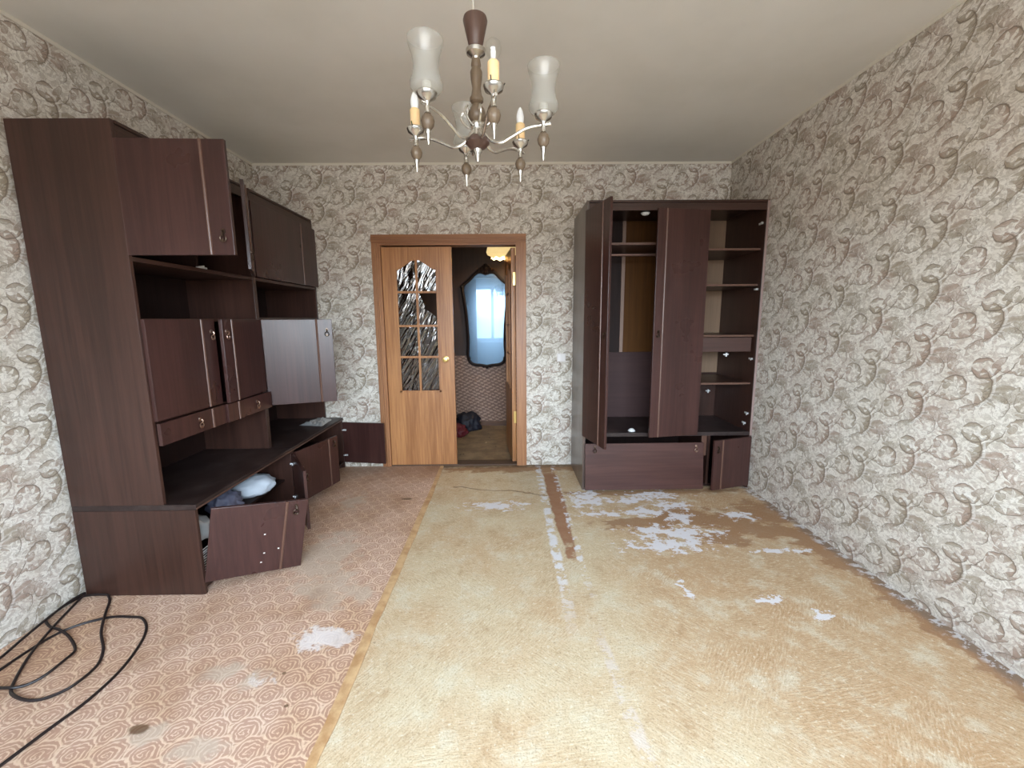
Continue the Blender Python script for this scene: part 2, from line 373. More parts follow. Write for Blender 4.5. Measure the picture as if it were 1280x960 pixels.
# ------------------------------------------------------------ mesh helpers
class MB:
    def __init__(s): s.v = []; s.f = []
    def add(s, vs, fs):
        k = len(s.v); s.v += [Vector(p) for p in vs]; s.f += [tuple(i + k for i in f) for f in fs]; return s
    def box(s, x0, x1, y0, y1, z0, z1, fr=None):
        p = [Vector((x, y, z)) for z in (z0, z1) for y in (y0, y1) for x in (x0, x1)]
        if fr: p = [fr(*q) for q in p]
        return s.add(p, [(0, 2, 3, 1), (4, 5, 7, 6), (0, 1, 5, 4), (2, 6, 7, 3), (0, 4, 6, 2), (1, 3, 7, 5)])
    def prism(s, poly, t0, t1, fr):
        """poly in (u, z); fr(u, t, z) -> point"""
        n = len(poly)
        p = [fr(u, t0, z) for u, z in poly] + [fr(u, t1, z) for u, z in poly]
        return s.add(p, [tuple(range(n)), tuple(range(2 * n - 1, n - 1, -1))] + [(i, i + n, (i + 1) % n + n, (i + 1) % n) for i in range(n)])
    def tube(s, pts, r, seg=8, closed=False, cap=True):
        pts = [Vector(p) for p in pts]; n = len(pts); R = r if isinstance(r, (list, tuple)) else [r] * n
        up = Vector((0, 0, 1)); vs = []; prev = None
        for i, p in enumerate(pts):
            a = pts[(i - 1) % n] if (closed or i > 0) else p; b = pts[(i + 1) % n] if (closed or i < n - 1) else p
            d = (b - a).normalized()
            if prev is None:
                ref = up if abs(d.z) < .9 else Vector((1, 0, 0)); nx = d.cross(ref).normalized()
            else:
                nx = (prev - d * prev.dot(d)).normalized()
            prev = nx; ny = d.cross(nx)
            vs += [p + (nx * math.cos(2 * math.pi * k / seg) + ny * math.sin(2 * math.pi * k / seg)) * R[i] for k in range(seg)]
        fs = [(i * seg + k, i * seg + (k + 1) % seg, ((i + 1) % n) * seg + (k + 1) % seg, ((i + 1) % n) * seg + k) for i in range(n if closed else n - 1) for k in range(seg)]
        if cap and not closed: fs += [tuple(range(seg - 1, -1, -1)), tuple((n - 1) * seg + k for k in range(seg))]
        return s.add(vs, fs)
    def lathe(s, prof, c=(0, 0, 0), seg=20, wav=None, sr=1.0):
        """prof: (radius, z) pairs about a vertical axis"""
        c = Vector(c); vs = []; prof = [(r * sr, z) for r, z in prof]; n = len(prof)
        for i, (r, z) in enumerate(prof):
            for k in range(seg):
                a = 2 * math.pi * k / seg; w = wav(i, a) if wav else 0
                vs.append(c + Vector((r * math.cos(a), r * math.sin(a), z + w)))
        fs = [(i * seg + k, i * seg + (k + 1) % seg, (i + 1) * seg + (k + 1) % seg, (i + 1) * seg + k) for i in range(n - 1) for k in range(seg)]
        if prof[0][0] > 1e-4: fs.append(tuple(range(seg - 1, -1, -1)))
        if prof[-1][0] > 1e-4: fs.append(tuple((n - 1) * seg + k for k in range(seg)))
        return s.add(vs, fs)
    def build(s, name, mat, parent=None, smooth=False, bevel=0.0, label=None):
        c = Vector((0, 0, 0))
        if s.v:
            lo = Vector([min(p[i] for p in s.v) for i in range(3)]); hi = Vector([max(p[i] for p in s.v) for i in range(3)])
            c = (lo + hi) / 2
            if parent is None: c.z = lo.z
        me = bpy.data.meshes.new(name)
        bm = bmesh.new(); vv = [bm.verts.new(p - c) for p in s.v]
        for f in s.f:
            try: bm.faces.new([vv[i] for i in f])
            except ValueError: pass
        bmesh.ops.remove_doubles(bm, verts=bm.verts, dist=1e-6)
        bmesh.ops.recalc_face_normals(bm, faces=bm.faces)
        if smooth:
            for f in bm.faces: f.smooth = True
            for e in bm.edges:
                if len(e.link_faces) == 2 and e.calc_face_angle(0) > math.radians(40): e.smooth = False
        bm.to_mesh(me); bm.free()
        me.materials.append(mat)
        o = bpy.data.objects.new(name, me); C.objects.link(o)
        w = Vector((0, 0, 0)); q = parent
        while q is not None: w += q.location; q = q.parent
        o.location = c - w; o.parent = parent
        if bevel:
            bv = o.modifiers.new('bevel', 'BEVEL'); bv.width = bevel; bv.segments = 2; bv.limit_method = 'ANGLE'
        if label: o['label'] = label
        return o
def thing(name, loc, label, cat, group=None):
    o = bpy.data.objects.new(name, None); C.objects.link(o); o.location = loc; o.empty_display_size = .1
    o['label'] = label; o['category'] = cat
    if group: o['group'] = group
    return o
def tag(o, label, cat, group=None):
    o['label'] = label; o['category'] = cat
    if group: o['group'] = group
    return o
def struct(o, label=None, cat=None):
    o['kind'] = 'structure'
    if label: o['label'] = label
    if cat: o['category'] = cat
    return o
def arc(cx, cz, r, a0, a1, n):
    return [(cx + r * math.cos(math.radians(a0 + (a1 - a0) * i / n)), cz + r * math.sin(math.radians(a0 + (a1 - a0) * i / n))) for i in range(n + 1)]
def catmull(pts, n=8):
    pts = [Vector(p) for p in pts]; P = [pts[0] * 2 - pts[1]] + pts + [pts[-1] * 2 - pts[-2]]; out = []
    for i in range(1, len(P) - 2):
        for k in range(n):
            t = k / n
            out.append(.5 * ((2 * P[i]) + (-P[i - 1] + P[i + 1]) * t + (2 * P[i - 1] - 5 * P[i] + 4 * P[i + 1] - P[i + 2]) * t * t + (-P[i - 1] + 3 * P[i] - 3 * P[i + 1] + P[i + 2]) * t ** 3))
    out.append(pts[-1]); return out

# ------------------------------------------------------------ materials
M_wall_x = wallpaper('acanthus_wallpaper_back', 0, 1, (1.72, -2.512))
M_wall_l = wallpaper('acanthus_wallpaper_left', 1, 1, (.11, .08))
M_wall_r = wallpaper('acanthus_wallpaper_right', 1, -1, (1.793, -1.302))
M_ceil, t_, b_ = mat_base('ceiling_paint')
cp = position(t_); cv = combine(t_, *cp)
t_.links.new(mixc(t_, nz(t_, cv, 1.5, 4).step(.35, .7), srgb(228, 223, 214), srgb(219, 214, 204)), b_.inputs['Base Color']); b_.inputs['Roughness'].default_value = .55
bump(t_, b_, nz(t_, cv, 18, 4), .15, .004)
M_felt = felt_floor(); M_lino = lino()
BR0, BR1 = srgb(50, 31, 25), srgb(70, 45, 37)
M_br = wood('dark_brown_veneer', BR0, BR1, 2, .36)
M_br_h = wood('dark_brown_veneer_lengthwise', BR0, BR1, 1, .36)
M_br_x = wood('dark_brown_veneer_across', BR0, BR1, 0, .36)
M_top = wood('dusty_dark_worktop', srgb(38, 26, 24), srgb(50, 36, 33), 1, .42, dust=.2)
M_front = wood('dark_brown_door_veneer', srgb(54, 32, 29), srgb(72, 45, 41), 2, .30, spec=.4, coat=.15)
M_mould = simple('brown_moulding', srgb(98, 70, 58), .35)  # same brown as the doors, lightened in colour for the light it catches
M_in = wood('cabinet_inside', srgb(34, 21, 18), srgb(46, 29, 25), 2, .55, grain=.2, spec=.22)
M_hard = wood('amber_hardboard', srgb(78, 46, 14), srgb(94, 58, 20), 2, .6, grain=.2, spec=.2)
M_pale_back = wood('pale_hardboard', srgb(128, 102, 80), srgb(142, 114, 90), 2, .6, grain=.15)  # light falling on the right bay's back is put into this pale tone
M_oak = wood('orange_oak_veneer', srgb(148, 96, 58), srgb(194, 138, 88), 2, .38, 1.2)
M_oak_trim = wood('oak_casing', srgb(142, 94, 62), srgb(178, 126, 86), 2, .42, 1.0)
M_oak_trim_x = wood('oak_casing_across', srgb(142, 94, 62), srgb(178, 126, 86), 0, .42, 1.0)
M_turn = wood('turned_wood', srgb(92, 76, 60), srgb(116, 98, 78), 2, .4, 1.5)
M_turn_dark = wood('turned_wood_dark', srgb(74, 54, 46), srgb(92, 68, 58), 2, .4, 1.5)
M_chrome = simple('brushed_nickel', (.62, .59, .54), .25, 1.0)
M_pull = simple('aged_brass_pull', srgb(96, 82, 72), .35, 1.0)
M_pull_b = simple('bright_brass_pull', srgb(176, 152, 138), .3, 1.0)
M_brass = simple('brass', srgb(214, 184, 116), .3, .9)
M_hw = simple('white_metal_hinge', (.75, .75, .74), .35, .4)
M_white = simple('white_plastic', (.80, .80, .78), .4)
M_black = simple('black_rubber_cable', srgb(30, 20, 20), .45)
M_shade = glassy('frosted_glass_shade', (.90, .89, .86), .06, .25, diff=.28)
M_bulb = glassy('clear_bulb_glass', (.95, .95, .93), .14, .03)
M_candle = simple('cream_candle_sleeve', srgb(236, 200, 150), .45, 0, **{'Subsurface Weight': .2})
M_frost = simple('white_frosted_bulb', (.86, .87, .88), .3)
M_plastic = glassy('crumpled_clear_plastic', (.86, .86, .88), .35, .15, diff=.85)
def streaks(t):
    P = position(t)
    v = combine(t, (P[0] * .85 + P[2] * -.5) * 24, (P[0] * .5 + P[2] * .85) * 3.5, 0.0)
    n = nz(t, v, 1.0, 2, .5, .8)
    return n
M_pane = glassy('ribbed_door_glass', (.42, .37, .37), .23, .05, streaks)
M_winglass = glassy('window_glass', (.97, .98, .98), .04, .02)
M_upvc = simple('white_window_frame', (.82, .84, .86), .35)
M_rear = simple('rear_wall_daylit_tint', (.70, .76, .82), .7)  # bluish daylight glow for the mirror view is put into the wall colour
M_hall = wood('hall_dark_panelling', srgb(58, 42, 36), srgb(72, 52, 44), 2, .6)
M_mirror, t_, b_ = mat_base('mirror_glass')
t_.nodes.remove(b_)
g1_ = t_.nodes.new('ShaderNodeBsdfGlossy'); g2_ = t_.nodes.new('ShaderNodeBsdfGlossy'); mx_ = t_.nodes.new('ShaderNodeMixShader')
g1_.inputs[0].default_value = (.17, .25, .33, 1); g1_.inputs['Roughness'].default_value = .03
g2_.inputs[0].default_value = (.12, .185, .26, 1); g2_.inputs['Roughness'].default_value = .24; mx_.inputs[0].default_value = .7   # old dusty mirror; bluish window haze is put into both tints
t_.links.new(g1_.outputs[0], mx_.inputs[1]); t_.links.new(g2_.outputs[0], mx_.inputs[2]); t_.links.new(mx_.outputs[0], t_.nodes['Material Output'].inputs[0])
M_mframe = simple('black_carved_frame', srgb(34, 24, 22), .35)
M_cloth = simple('white_blue_cloth', srgb(206, 214, 224), .8)
M_bag = simple('blue_grey_bag', srgb(98, 98, 116), .55)
M_navy = simple('dark_navy_bag', srgb(26, 26, 38), .6)
M_red = simple('dark_red_bag', srgb(92, 22, 30), .6)

# hall brick-relief wainscot and floor
M_hallp, t_, b_ = mat_base('hall_relief_wallpaper')
P_ = position(t_); v_ = combine(t_, *P_)
cellx = (((P_[0] + P_[2] * .3) / .09) * 6.2832).sin() * ((P_[2] / .045) * 6.2832).sin() * .6
k_ = (cellx + (nz(t_, v_, 60, 3) - .5) * 2.2).step(-.2, .5)
c_ = mixc(t_, k_, srgb(120, 92, 78), srgb(176, 144, 124))
t_.links.new(c_, b_.inputs['Base Color']); b_.inputs['Roughness'].default_value = .6
bump(t_, b_, k_, .4, .003)
M_hallf, t_, b_ = mat_base('hall_worn_floor')
P_ = position(t_); v_ = combine(t_, *P_)
c_ = mixc(t_, nz(t_, v_, 6, 5, .65).step(.35, .7), srgb(112, 94, 72), srgb(146, 126, 98))
c_ = mixc(t_, nz(t_, combine(t_, P_[0] * 1.0, P_[1] * .5, 3.0), 9, 4).step(.66, .72), c_, srgb(206, 186, 150))
c_ = mixc(t_, nz(t_, combine(t_, P_[0] * 1.0, P_[1] * .5, 9.0), 12, 4).step(.66, .72), c_, srgb(64, 46, 32))
t_.links.new(c_, b_.inputs['Base Color']); b_.inputs['Roughness'].default_value = .55

# ------------------------------------------------------------ room shell
XL, XR, D, H = -2.1176, 1.9168, 3.768, 2.65
HY = 5.30                                       # far wall of the hall
struct(MB().box(XL - .12, XR + .12, REAR - .2, D + .02, -.12, 0).build('floor', M_felt), 'bare yellow felt underlay floor with torn white and brown patches')
struct(MB().box(-2.2, 1.6, D + .02, HY + .1, -.12, -.004).build('floor_hall', M_hallf), 'worn brown floor of the hall beyond the doorway')
struct(MB().box(XL - .12, XR + .12, REAR - .2, HY + .1, H, H + .12).build('ceiling', M_ceil), 'plain off-white painted ceiling')
struct(MB().box(XL - .12, XL, REAR - .2, D + .12, 0, H).build('wall_left', M_wall_l), 'left wall in beige acanthus wallpaper behind the cabinets')
struct(MB().box(XR, XR + .12, REAR - .2, D + .12, 0, H).build('wall_right', M_wall_r), 'right wall in beige acanthus wallpaper')
DX0, DX1, DZ = -1.105, .105, 2.005
w = MB().box(XL, DX0, D, D + .12, 0, H).box(DX1, XR, D, D + .12, 0, H).box(DX0, DX1, D, D + .12, DZ, H)
struct(w.build('wall_back', M_wall_x), 'back wall in beige acanthus wallpaper around the doorway')
w = MB().box(XL, WX0, REAR - .2, REAR, 0, H).box(WX1, XR, REAR - .2, REAR, 0, H).box(WX0, WX1, REAR - .2, REAR, 0, WZ0).box(WX0, WX1, REAR - .2, REAR, WZ1, H)
struct(w.build('wall_rear', M_rear), 'window wall behind the camera')
# paint line along the top of the walls
MT = simple('white_wall_top_line', srgb(216, 208, 192), .6)
struct(MB().box(XL, XR, D - .006, D, H - .018, H).build('trim_1', MT), 'thin pale strip along the top of the back wall')
struct(MB().box(XL, XL + .006, REAR, D - .006, H - .018, H).build('trim_2', MT), 'thin pale strip along the top of the left wall')
struct(MB().box(XR - .006, XR, REAR, D - .006, H - .018, H).build('trim_3', MT), 'thin pale strip along the top of the right wall')
# window behind the camera
wn = bpy.data.objects.new('window_1', None); C.objects.link(wn); wn.location = ((WX0 + WX1) / 2, REAR - .1, WZ0); struct(wn, 'white framed window behind the camera')
xs = [WX0, -.38, .62, WX1]
fm = MB()
for i, xx in enumerate(xs):
    ww = .05 if i in (0, 3) else .04
    a = xx if i == 0 else (xx - 2 * ww if i == 3 else xx - ww)
    fm.box(a, a + 2 * ww, REAR - .13, REAR - .07, WZ0, WZ1)
fm.box(WX0, WX1, REAR - .128, REAR - .072, WZ0, WZ0 + .09).box(WX0, WX1, REAR - .128, REAR - .072, WZ1 - .08, WZ1)
fm.build('window_frame', M_upvc, wn, bevel=.004)
for a, bb in zip(xs[:-1], xs[1:]):
    MB().box(a + .05, bb - .05, REAR - .105, REAR - .1, WZ0 + .08, WZ1 - .07).build('pane', M_winglass, wn)
MB().box(WX0 - .05, WX1 + .05, REAR - .07, REAR + .12, WZ0 - .03, WZ0).build('window_sill', M_upvc, wn, bevel=.006)

# hall shell
struct(MB().box(-2.2, 1.6, HY, HY + .1, 0, .93).box(-2.2, 1.6, HY, HY + .1, .93, H).build('wall_hall_far', M_hall), 'far wall of the hall, dark above and patterned below')
struct(MB().box(-2.2, 1.6, HY - .012, HY, 0, .90).build('trim_4', M_hallp), 'patterned brown wainscot of the hall below the mirror')
struct(MB().box(-2.2, 1.6, HY - .03, HY - .012, -.004, .055).build('baseboard_hall', wood('hall_skirting', srgb(84, 56, 40), srgb(104, 72, 52), 0)), 'brown skirting board of the hall')
struct(MB().box(-2.2, -2.1, D + .12, HY, 0, H).build('wall_hall_left', M_hall)); struct(MB().box(1.5, 1.6, D + .12, HY, 0, H).build('wall_hall_right', M_hall))
struct(MB().box(-2.1, DX0 - .12, D + .12, D + .13, 0, H).box(DX1 + .12, 1.5, D + .12, D + .13, 0, H).build('wall_hall_near', M_hall))
struct(MB().box(DX0, DX1, D - .002, D + .125, 0, .012).build('threshold_1', wood('dark_threshold', srgb(62, 44, 34), srgb(96, 72, 54), 0, .6)), 'scuffed dark threshold under the doorway')

# floor covering and tape
lin = MB().box(XL, -.605, REAR, D, 0.0, .004).build('linoleum_sheet', M_lino)
tag(lin, 'pinkish tan linoleum sheet with cream rose pattern on the left of the floor', 'linoleum')
pts = []
tp = MB(); n = 40
for i in range(n):
    y = REAR + .02 + (D - REAR - .04) * i / (n - 1)
    a = -.628 + .006 * noise.noise(Vector((0, y * 2, 1))); bb = -.588 + .010 * noise.noise(Vector((3, y * 5, 1)))
    if y > 3.0: bb -= .012 * (y - 3.0) / .7
    pts.append((a, bb, y))
vs_, fs_ = [], []
for i, (a, bb, y) in enumerate(pts):
    z = .0065 + .001 * noise.noise(Vector((5, y * 3, 0)))
    vs_ += [(a, y, .0042), (a, y, z), ((a + bb) / 2, y, z + .0015), (bb, y, z - .001), (bb, y, .0008)]
for i in range(n - 1):
    for k in range(4): fs_.append((i * 5 + k, i * 5 + k + 1, (i + 1) * 5 + k + 1, (i + 1) * 5 + k))
M_tape, t_, b_ = mat_base('tan_edge_strip'); P_ = position(t_); v_ = combine(t_, *P_)
t_.links.new(mixc(t_, nz(t_, v_, 14, 5, .65).step(.35, .72), srgb(206, 170, 126), srgb(172, 130, 88)), b_.inputs['Base Color']); b_.inputs['Roughness'].default_value = .5
tag(tp.add(vs_, fs_).build('edge_tape', M_tape, smooth=True), 'long tan tape strip along the edge of the rose linoleum', 'tape')

# ------------------------------------------------------------ cabinet building blocks
def handle(parent, fr, u, z, mat=M_pull, t0=.018):
    """ornate drop pull: rosette, stem and hanging ring; fr(u, t, z)"""
    h = MB()
    h.prism([(u + .009 * math.cos(a), z + .012 * math.sin(a)) for a in [math.pi * 2 * i / 8 for i in range(8)]], t0, t0 + .004, fr)
    h.tube([fr(u, t0, z), fr(u, t0 + .012, z), fr(u + .002, t0 + .016, z - .008), fr(u, t0 + .011, z - .018)], [.004, .0045, .004, .003], 6)
    ring = [fr(u + .013 * math.sin(a), t0 + .009, z - .031 + .014 * math.cos(a)) for a in [2 * math.pi * i / 12 for i in range(12)]]
    h.tube(ring, .003, 5, closed=True)
    h.tube([fr(u, t0 + .004, z - .038), fr(u, t0 + .013, z - .038)], .007, 6)
    return h.build('handle', mat, parent, smooth=True)
def leaf_panel(parent, O, U, N, W, z0, z1, hu=None, hz=None, strip=.10, T=.018, mat=None, Zv=Vector((0, 0, 1)), hmat=M_pull, name='cabinet_door', label=None, hinges=True):
    O, U, N = Vector(O), Vector(U).normalized(), Vector(N).normalized()
    fr = lambda u, t, z: O + U * u + N * t + Zv * z
    d = MB().box(0, W, 0, T, z0, z1, fr).build(name, mat or M_front, parent, bevel=.0018, label=label)
    if strip:
        mb = MB(); us = W - strip
        mb.prism([(us - .007, 0), (us - .005, .004), (us, .006), (us + .005, .004), (us + .007, 0)], z0 + .001, z1 - .001, lambda a, b_, c_: fr(a, T + c_, b_))
        mb.build('moulding', M_mould, d)
    if hu is not None: handle(d, fr, hu, hz, hmat, T)
    if hinges:
        for hz_ in ((z0 + .07, z1 - .07) if z1 - z0 < 1 else (z0 + .1, (z0 + z1) / 2, z1 - .1)):
            hg = MB().box(.01, .038, -.008, 0, hz_ - .008, hz_ + .008, fr).box(.001, .018, -.016, -.006, hz_ - .005, hz_ + .005, fr)
            hg.build('hinge', M_hw, d, bevel=.002)
    return d
def L_door(parent, hy, sgn, ang, W, z0, z1, hx, **k):      # cabinets on the left wall, fronts face +x
    a = math.radians(ang)
    return leaf_panel(parent, (hx, hy, 0), (math.sin(a), sgn * math.cos(a), 0), (math.cos(a), -sgn * math.sin(a), 0), W, z0, z1, **k)
def W_door(parent, hx, sgn, ang, W, z0, z1, hy, **k):      # wardrobe on the back wall, front faces -y
    a = math.radians(ang)
    return leaf_panel(parent, (hx, hy, 0), (sgn * math.cos(a), -math.sin(a), 0), (-sgn * math.sin(a), -math.cos(a), 0), W, z0, z1, **k)
def board(parent, name, x0, x1, y0, y1, z0, z1, mat, bevel=.0015): return MB().box(x0, x1, y0, y1, z0, z1).build(name, mat, parent, bevel=bevel)

# ------------------------------------------------------------ left wall: two base cabinets and two hutches
Y0, Y1, Y2 = 1.924, 2.847, 3.758
XB, XF, XU = -2.095, -1.51, -1.655      # back, base front, upper front
def base_cab(ya, yb, label):
    r = thing('base_cabinet', ((XB + XF) / 2, (ya + yb) / 2, .004), label, 'cabinet', 'low cabinets of the wall unit')
    board(r, 'side_panel', XB, XF, ya, ya + .018, .004, .447, M_br); board(r, 'side_panel', XB, XF, yb - .018, yb, .004, .447, M_br)
    board(r, 'bottom_panel', XB, XF - .004, ya + .018, yb - .018, .05, .066, M_in)
    board(r, 'plinth', XF - .05, XF - .034, ya + .018, yb - .018, .004, .05, M_br_h)
    board(r, 'back_panel', XB, XB + .006, ya + .018, yb - .018, .066, .447, M_in)
    board(r, 'shelf', XB + .006, XF - .06, ya + .018, yb - .018, .235, .25, M_in)
    board(r, 'worktop', XB, XF + .006, ya, yb, .447, .475, M_top, .003)
    board(r, 'edge_strip', XF + .0062, XF + .0105, ya + .001, yb - .001, .452, .459, M_mould, .001)
    return r
b1 = base_cab(Y0, Y1, 'low dark brown cabinet nearest the camera with a sagging fallen door')
b2 = base_cab(Y1, Y2, 'low dark brown cabinet at the far end beside the doorway')
# sagging door, off its upper hinge: four corners as it hangs
TL, TR_, BR_, BL_ = Vector((-1.448, 1.945, .450)), Vector((-1.102, 2.191, .383)), Vector((-1.166, 2.178, .006)), Vector((-1.512, 1.932, .073))
Ud = (TR_ - TL).normalized(); Zd = (TL - BL_).normalized(); Nd = Ud.cross(Zd)
dz = leaf_panel(b1, BL_, Ud, Nd, .43, 0, .385, .375, .355, strip=.10, T=.018, Zv=Zd, hinges=False, label='sagging cabinet door hanging crooked off its upper hinge')
for uu, zz in ((.24, .215), (.31, .125), (.245, .11), (.235, .06)):
    MB().lathe([(.0, .0012), (.004, .0008), (.005, 0)], (0, 0, 0), 8)
    p = BL_ + Ud * uu + Zd * zz + Nd * .0185
    MB().box(-.004, .004, 0, .001, -.003, .003, lambda u, t_2, z: p + Ud * u + Nd * t_2 + Zd * z).build('paint_chip', M_white, dz)
L_door(b1, Y1 - .012, -1, 35, .44, .055, .435, XF, hu=.40, hz=.40)
L_door(b2, Y1 + .022, 1, 16, .44, .055, .435, XF, hu=.395, hz=.40)
L_door(b2, Y2 - .012, -1, 81, .40, .055, .432, XF, hu=.36, hz=.40)

def hutch(ya, yb, drawers, label):
    r = thing('hutch_cabinet', ((XB + XU) / 2, (ya + yb) / 2, .475), label, 'cabinet', 'tall upper cabinets of the wall unit')
    T = .018
    board(r, 'side_panel', XB, XU, ya, ya + T, .475, 2.19, M_br); board(r, 'side_panel', XB, XU, yb - T, yb, .475, 2.19, M_br)
    yi, yj = ya + T, yb - T
    board(r, 'back_panel', XB, XB + .006, yi, yj, .475, 2.17, M_in)
    board(r, 'top_panel', XB, XU - .012, yi, yj, 2.172, 2.188, M_br_h)
    board(r, 'cornice', XU - .016, XU + .002, yi, yj, 2.116, 2.172, M_br_h); board(r, 'cornice', XU - .012, XU + .006, yi, yj, 2.176, 2.190, M_br_h)
    board(r, 'shelf', XB + .006, XU - .002, yi, yj, 1.612, 1.632, M_br_h)
    board(r, 'shelf', XB + .006, XU - .002, yi, yj, 1.345 if drawers else 1.355, 1.361 if drawers else 1.371, M_br_h)
    board(r, 'shelf', XB + .006, XU - .02, yi, yj, .862 if drawers else .76, .876 if drawers else .775, M_br_h)
    if drawers: board(r, 'shelf', XB + .006, XU - .02, yi, yj, .757, .769, M_br_h)
    board(r, 'partition', XB + .006, XU - .03, (yi + yj) / 2 - .008, (yi + yj) / 2 + .008, .876 if drawers else .775, 1.345 if drawers else 1.355, M_in)
    board(r, 'partition', XB + .006, XU - .03, (yi + yj) / 2 - .008, (yi + yj) / 2 + .008, 1.632, 2.116, M_in)
    return r
h1 = hutch(Y0, Y1, True, 'tall brown upper cabinet nearest the camera with two small drawers')
h2 = hutch(Y1, Y2, False, 'tall brown upper cabinet at the far end with a pale shining open door')
L_door(h1, Y0 + .016, 1, 88, .455, 1.635, 2.113, XU, hu=.415, hz=1.735)
L_door(h1, Y1 - .014, -1, 28, .44, 1.635, 2.113, XU, hu=.40, hz=1.735)
L_door(h1, Y0 + .012, 1, 0.5, .452, .882, 1.357, XU, hu=.418, hz=1.29, hmat=M_pull_b)
L_door(h1, Y1 - .006, -1, 5.5, .455, .882, 1.357, XU, hu=.418, hz=1.29, hmat=M_pull_b)
for (ya, yb, dx, su, hu_) in ((Y0 + .010, Y0 + .470, .010, .352, .25), (Y0 + .474, Y1 - .002, .022, .10, .28)):
    fr = lambda u, t_2, z, ya=ya, dx=dx: Vector((XU + dx + t_2, ya + u, z))
    W = yb - ya
    d = MB().box(0, W, 0, .018, .765, .873, fr).build('drawer', M_front, h1, bevel=.0018)
    MB().prism([(su - .007, 0), (su - .005, .004), (su, .006), (su + .005, .004), (su + .007, 0)], .766, .872, lambda a, b_2, c_2: fr(a, .018 + c_2, b_2)).build('moulding', M_mould, d)
    handle(d, fr, hu_, .835, M_pull_b)
    bx = MB().box(.012, W - .012, -.37, -.355, .775, .855, fr).box(.012, .024, -.355, 0, .775, .855, fr).box(W - .024, W - .012, -.355, 0, .775, .855, fr).box(.012, W - .012, -.37, 0, .770, .776, fr)
    bx.build('drawer_box', M_in, d)
MB().box(XU - .028, XU - .006, Y0 + .44, Y0 + .50, 1.632, 1.642).tube([(XU - .017, Y0 + .45, 1.640), (XU - .017, Y0 + .49, 1.648)], .005, 6).build('catch', M_hw, h1, bevel=.002)
# far hutch: wide top flap and the pale open door
L_door(h2, Y1 + .006, 1, .5, Y2 - Y1 - .016, 1.635, 2.113, XU, strip=.245)
pd = L_door(h2, Y1 + .024, 1, 70, .436, .772, 1.356, XU + .006, hu=.40, hz=1.285, label='cabinet door swung open, shining pale with window light')
L_door(h2, Y2 - .008, -1, 0, .44, .78, 1.354, XU, hu=.40, hz=1.285)

# ------------------------------------------------------------ wardrobe
wx0, wx1, wy0, wy1 = .585, 1.912, 3.173, 3.752
wd = thing('wardrobe', ((wx0 + wx1) / 2, (wy0 + wy1) / 2, .0), 'tall dark brown wardrobe in the right corner with open doors', 'wardrobe')
M_side_lit = wood('wardrobe_lit_side_veneer', srgb(84, 70, 64), srgb(100, 84, 76), 2, .32, coat=.3)  # lighter than the other side: light on the left face is in the colour
T = .02
board(wd, 'side_panel', wx0, wx0 + T, wy0, wy1, 0, 2.185, M_side_lit); board(wd, 'side_panel', wx1 - T, wx1, wy0, wy1, 0, 2.185, M_br)
MB().box(wx1 - T + .003, wx1 - .001, wy0 - .003, wy0, .43, 2.18).build('edge_band', simple('edge_highlight_band', srgb(150, 128, 122), .4), wd)  # pale strip paints the highlight on the side panel's front edge
xi, xj = wx0 + T, wx1 - T; XD = 1.465
board(wd, 'top_panel', xi, xj, wy0 + .01, wy1, 2.168, 2.185, M_br_x)
board(wd, 'cornice', xi, xj, wy0, wy0 + .018, 2.116, 2.168, M_br_x); board(wd, 'cornice', xi, xj, wy0 - .004, wy0 + .01, 2.170, 2.186, M_br_x)
board(wd, 'back_panel', xi, 1.0, wy1 - .008, wy1, .46, 2.168, M_in); board(wd, 'back_panel', 1.03, XD, wy1 - .008, wy1, .46, 2.168, M_hard)
board(wd, 'back_panel', XD + .016, xj, wy1 - .008, wy1, .86, 2.168, M_pale_back); board(wd, 'back_panel', XD + .016, xj, wy1 - .008, wy1, .46, .86, M_br)
board(wd, 'joint_strip', 1.0, 1.03, wy1 - .014, wy1, 1.05, 2.168, simple('pale_joint_strip', srgb(150, 122, 108), .5))
board(wd, 'partition', XD, XD + .016, wy0 + .02, wy1 - .008, .46, 2.116, M_br)
board(wd, 'bottom_panel', xi, xj, wy0 + .004, wy1 - .008, .43, .46, M_top)
board(wd, 'plank', xi, XD, wy1 - .026, wy1 - .009, .46, 1.05, wood('loose_board', srgb(66, 46, 45), srgb(76, 54, 52), 0, .55, spec=.25))
board(wd, 'shelf', xi, XD, wy0 + .06, wy1 - .014, 1.885, 1.903, M_br_x); MB().box(xi, XD, wy0 + .056, wy0 + .06, 1.886, 1.902).build('edge_band', M_mould, wd)
MB().tube([(xi, 3.44, 1.845), (XD, 3.44, 1.845)], .011, 10).build('hanging_rail', simple('rail_metal', srgb(150, 120, 110), .4, .6), wd, smooth=True)
for zz in (1.855, 1.595, 1.215, .845):
    board(wd, 'shelf', XD + .016, xj, wy0 + .045, wy1 - .008, zz - .016, zz, M_br_x)
    MB().box(XD + .016, xj, wy0 + .042, wy0 + .045, zz - .015, zz - .001).build('edge_band', M_mould, wd)
dr = MB().box(XD + .02, xj - .012, wy0 + .045, wy0 + .063, 1.085, 1.195).build('inner_drawer', wood('inner_drawer_front', srgb(62, 42, 37), srgb(76, 52, 46), 0, .4), wd, bevel=.002)
MB().box(XD + .03, xj - .03, wy0 + .063, wy1 - .05, 1.09, 1.098).box(XD + .03, XD + .04, wy0 + .063, wy1 - .05, 1.098, 1.17).box(xj - .04, xj - .03, wy0 + .063, wy1 - .05, 1.098, 1.17).build('drawer_box', M_in, dr)
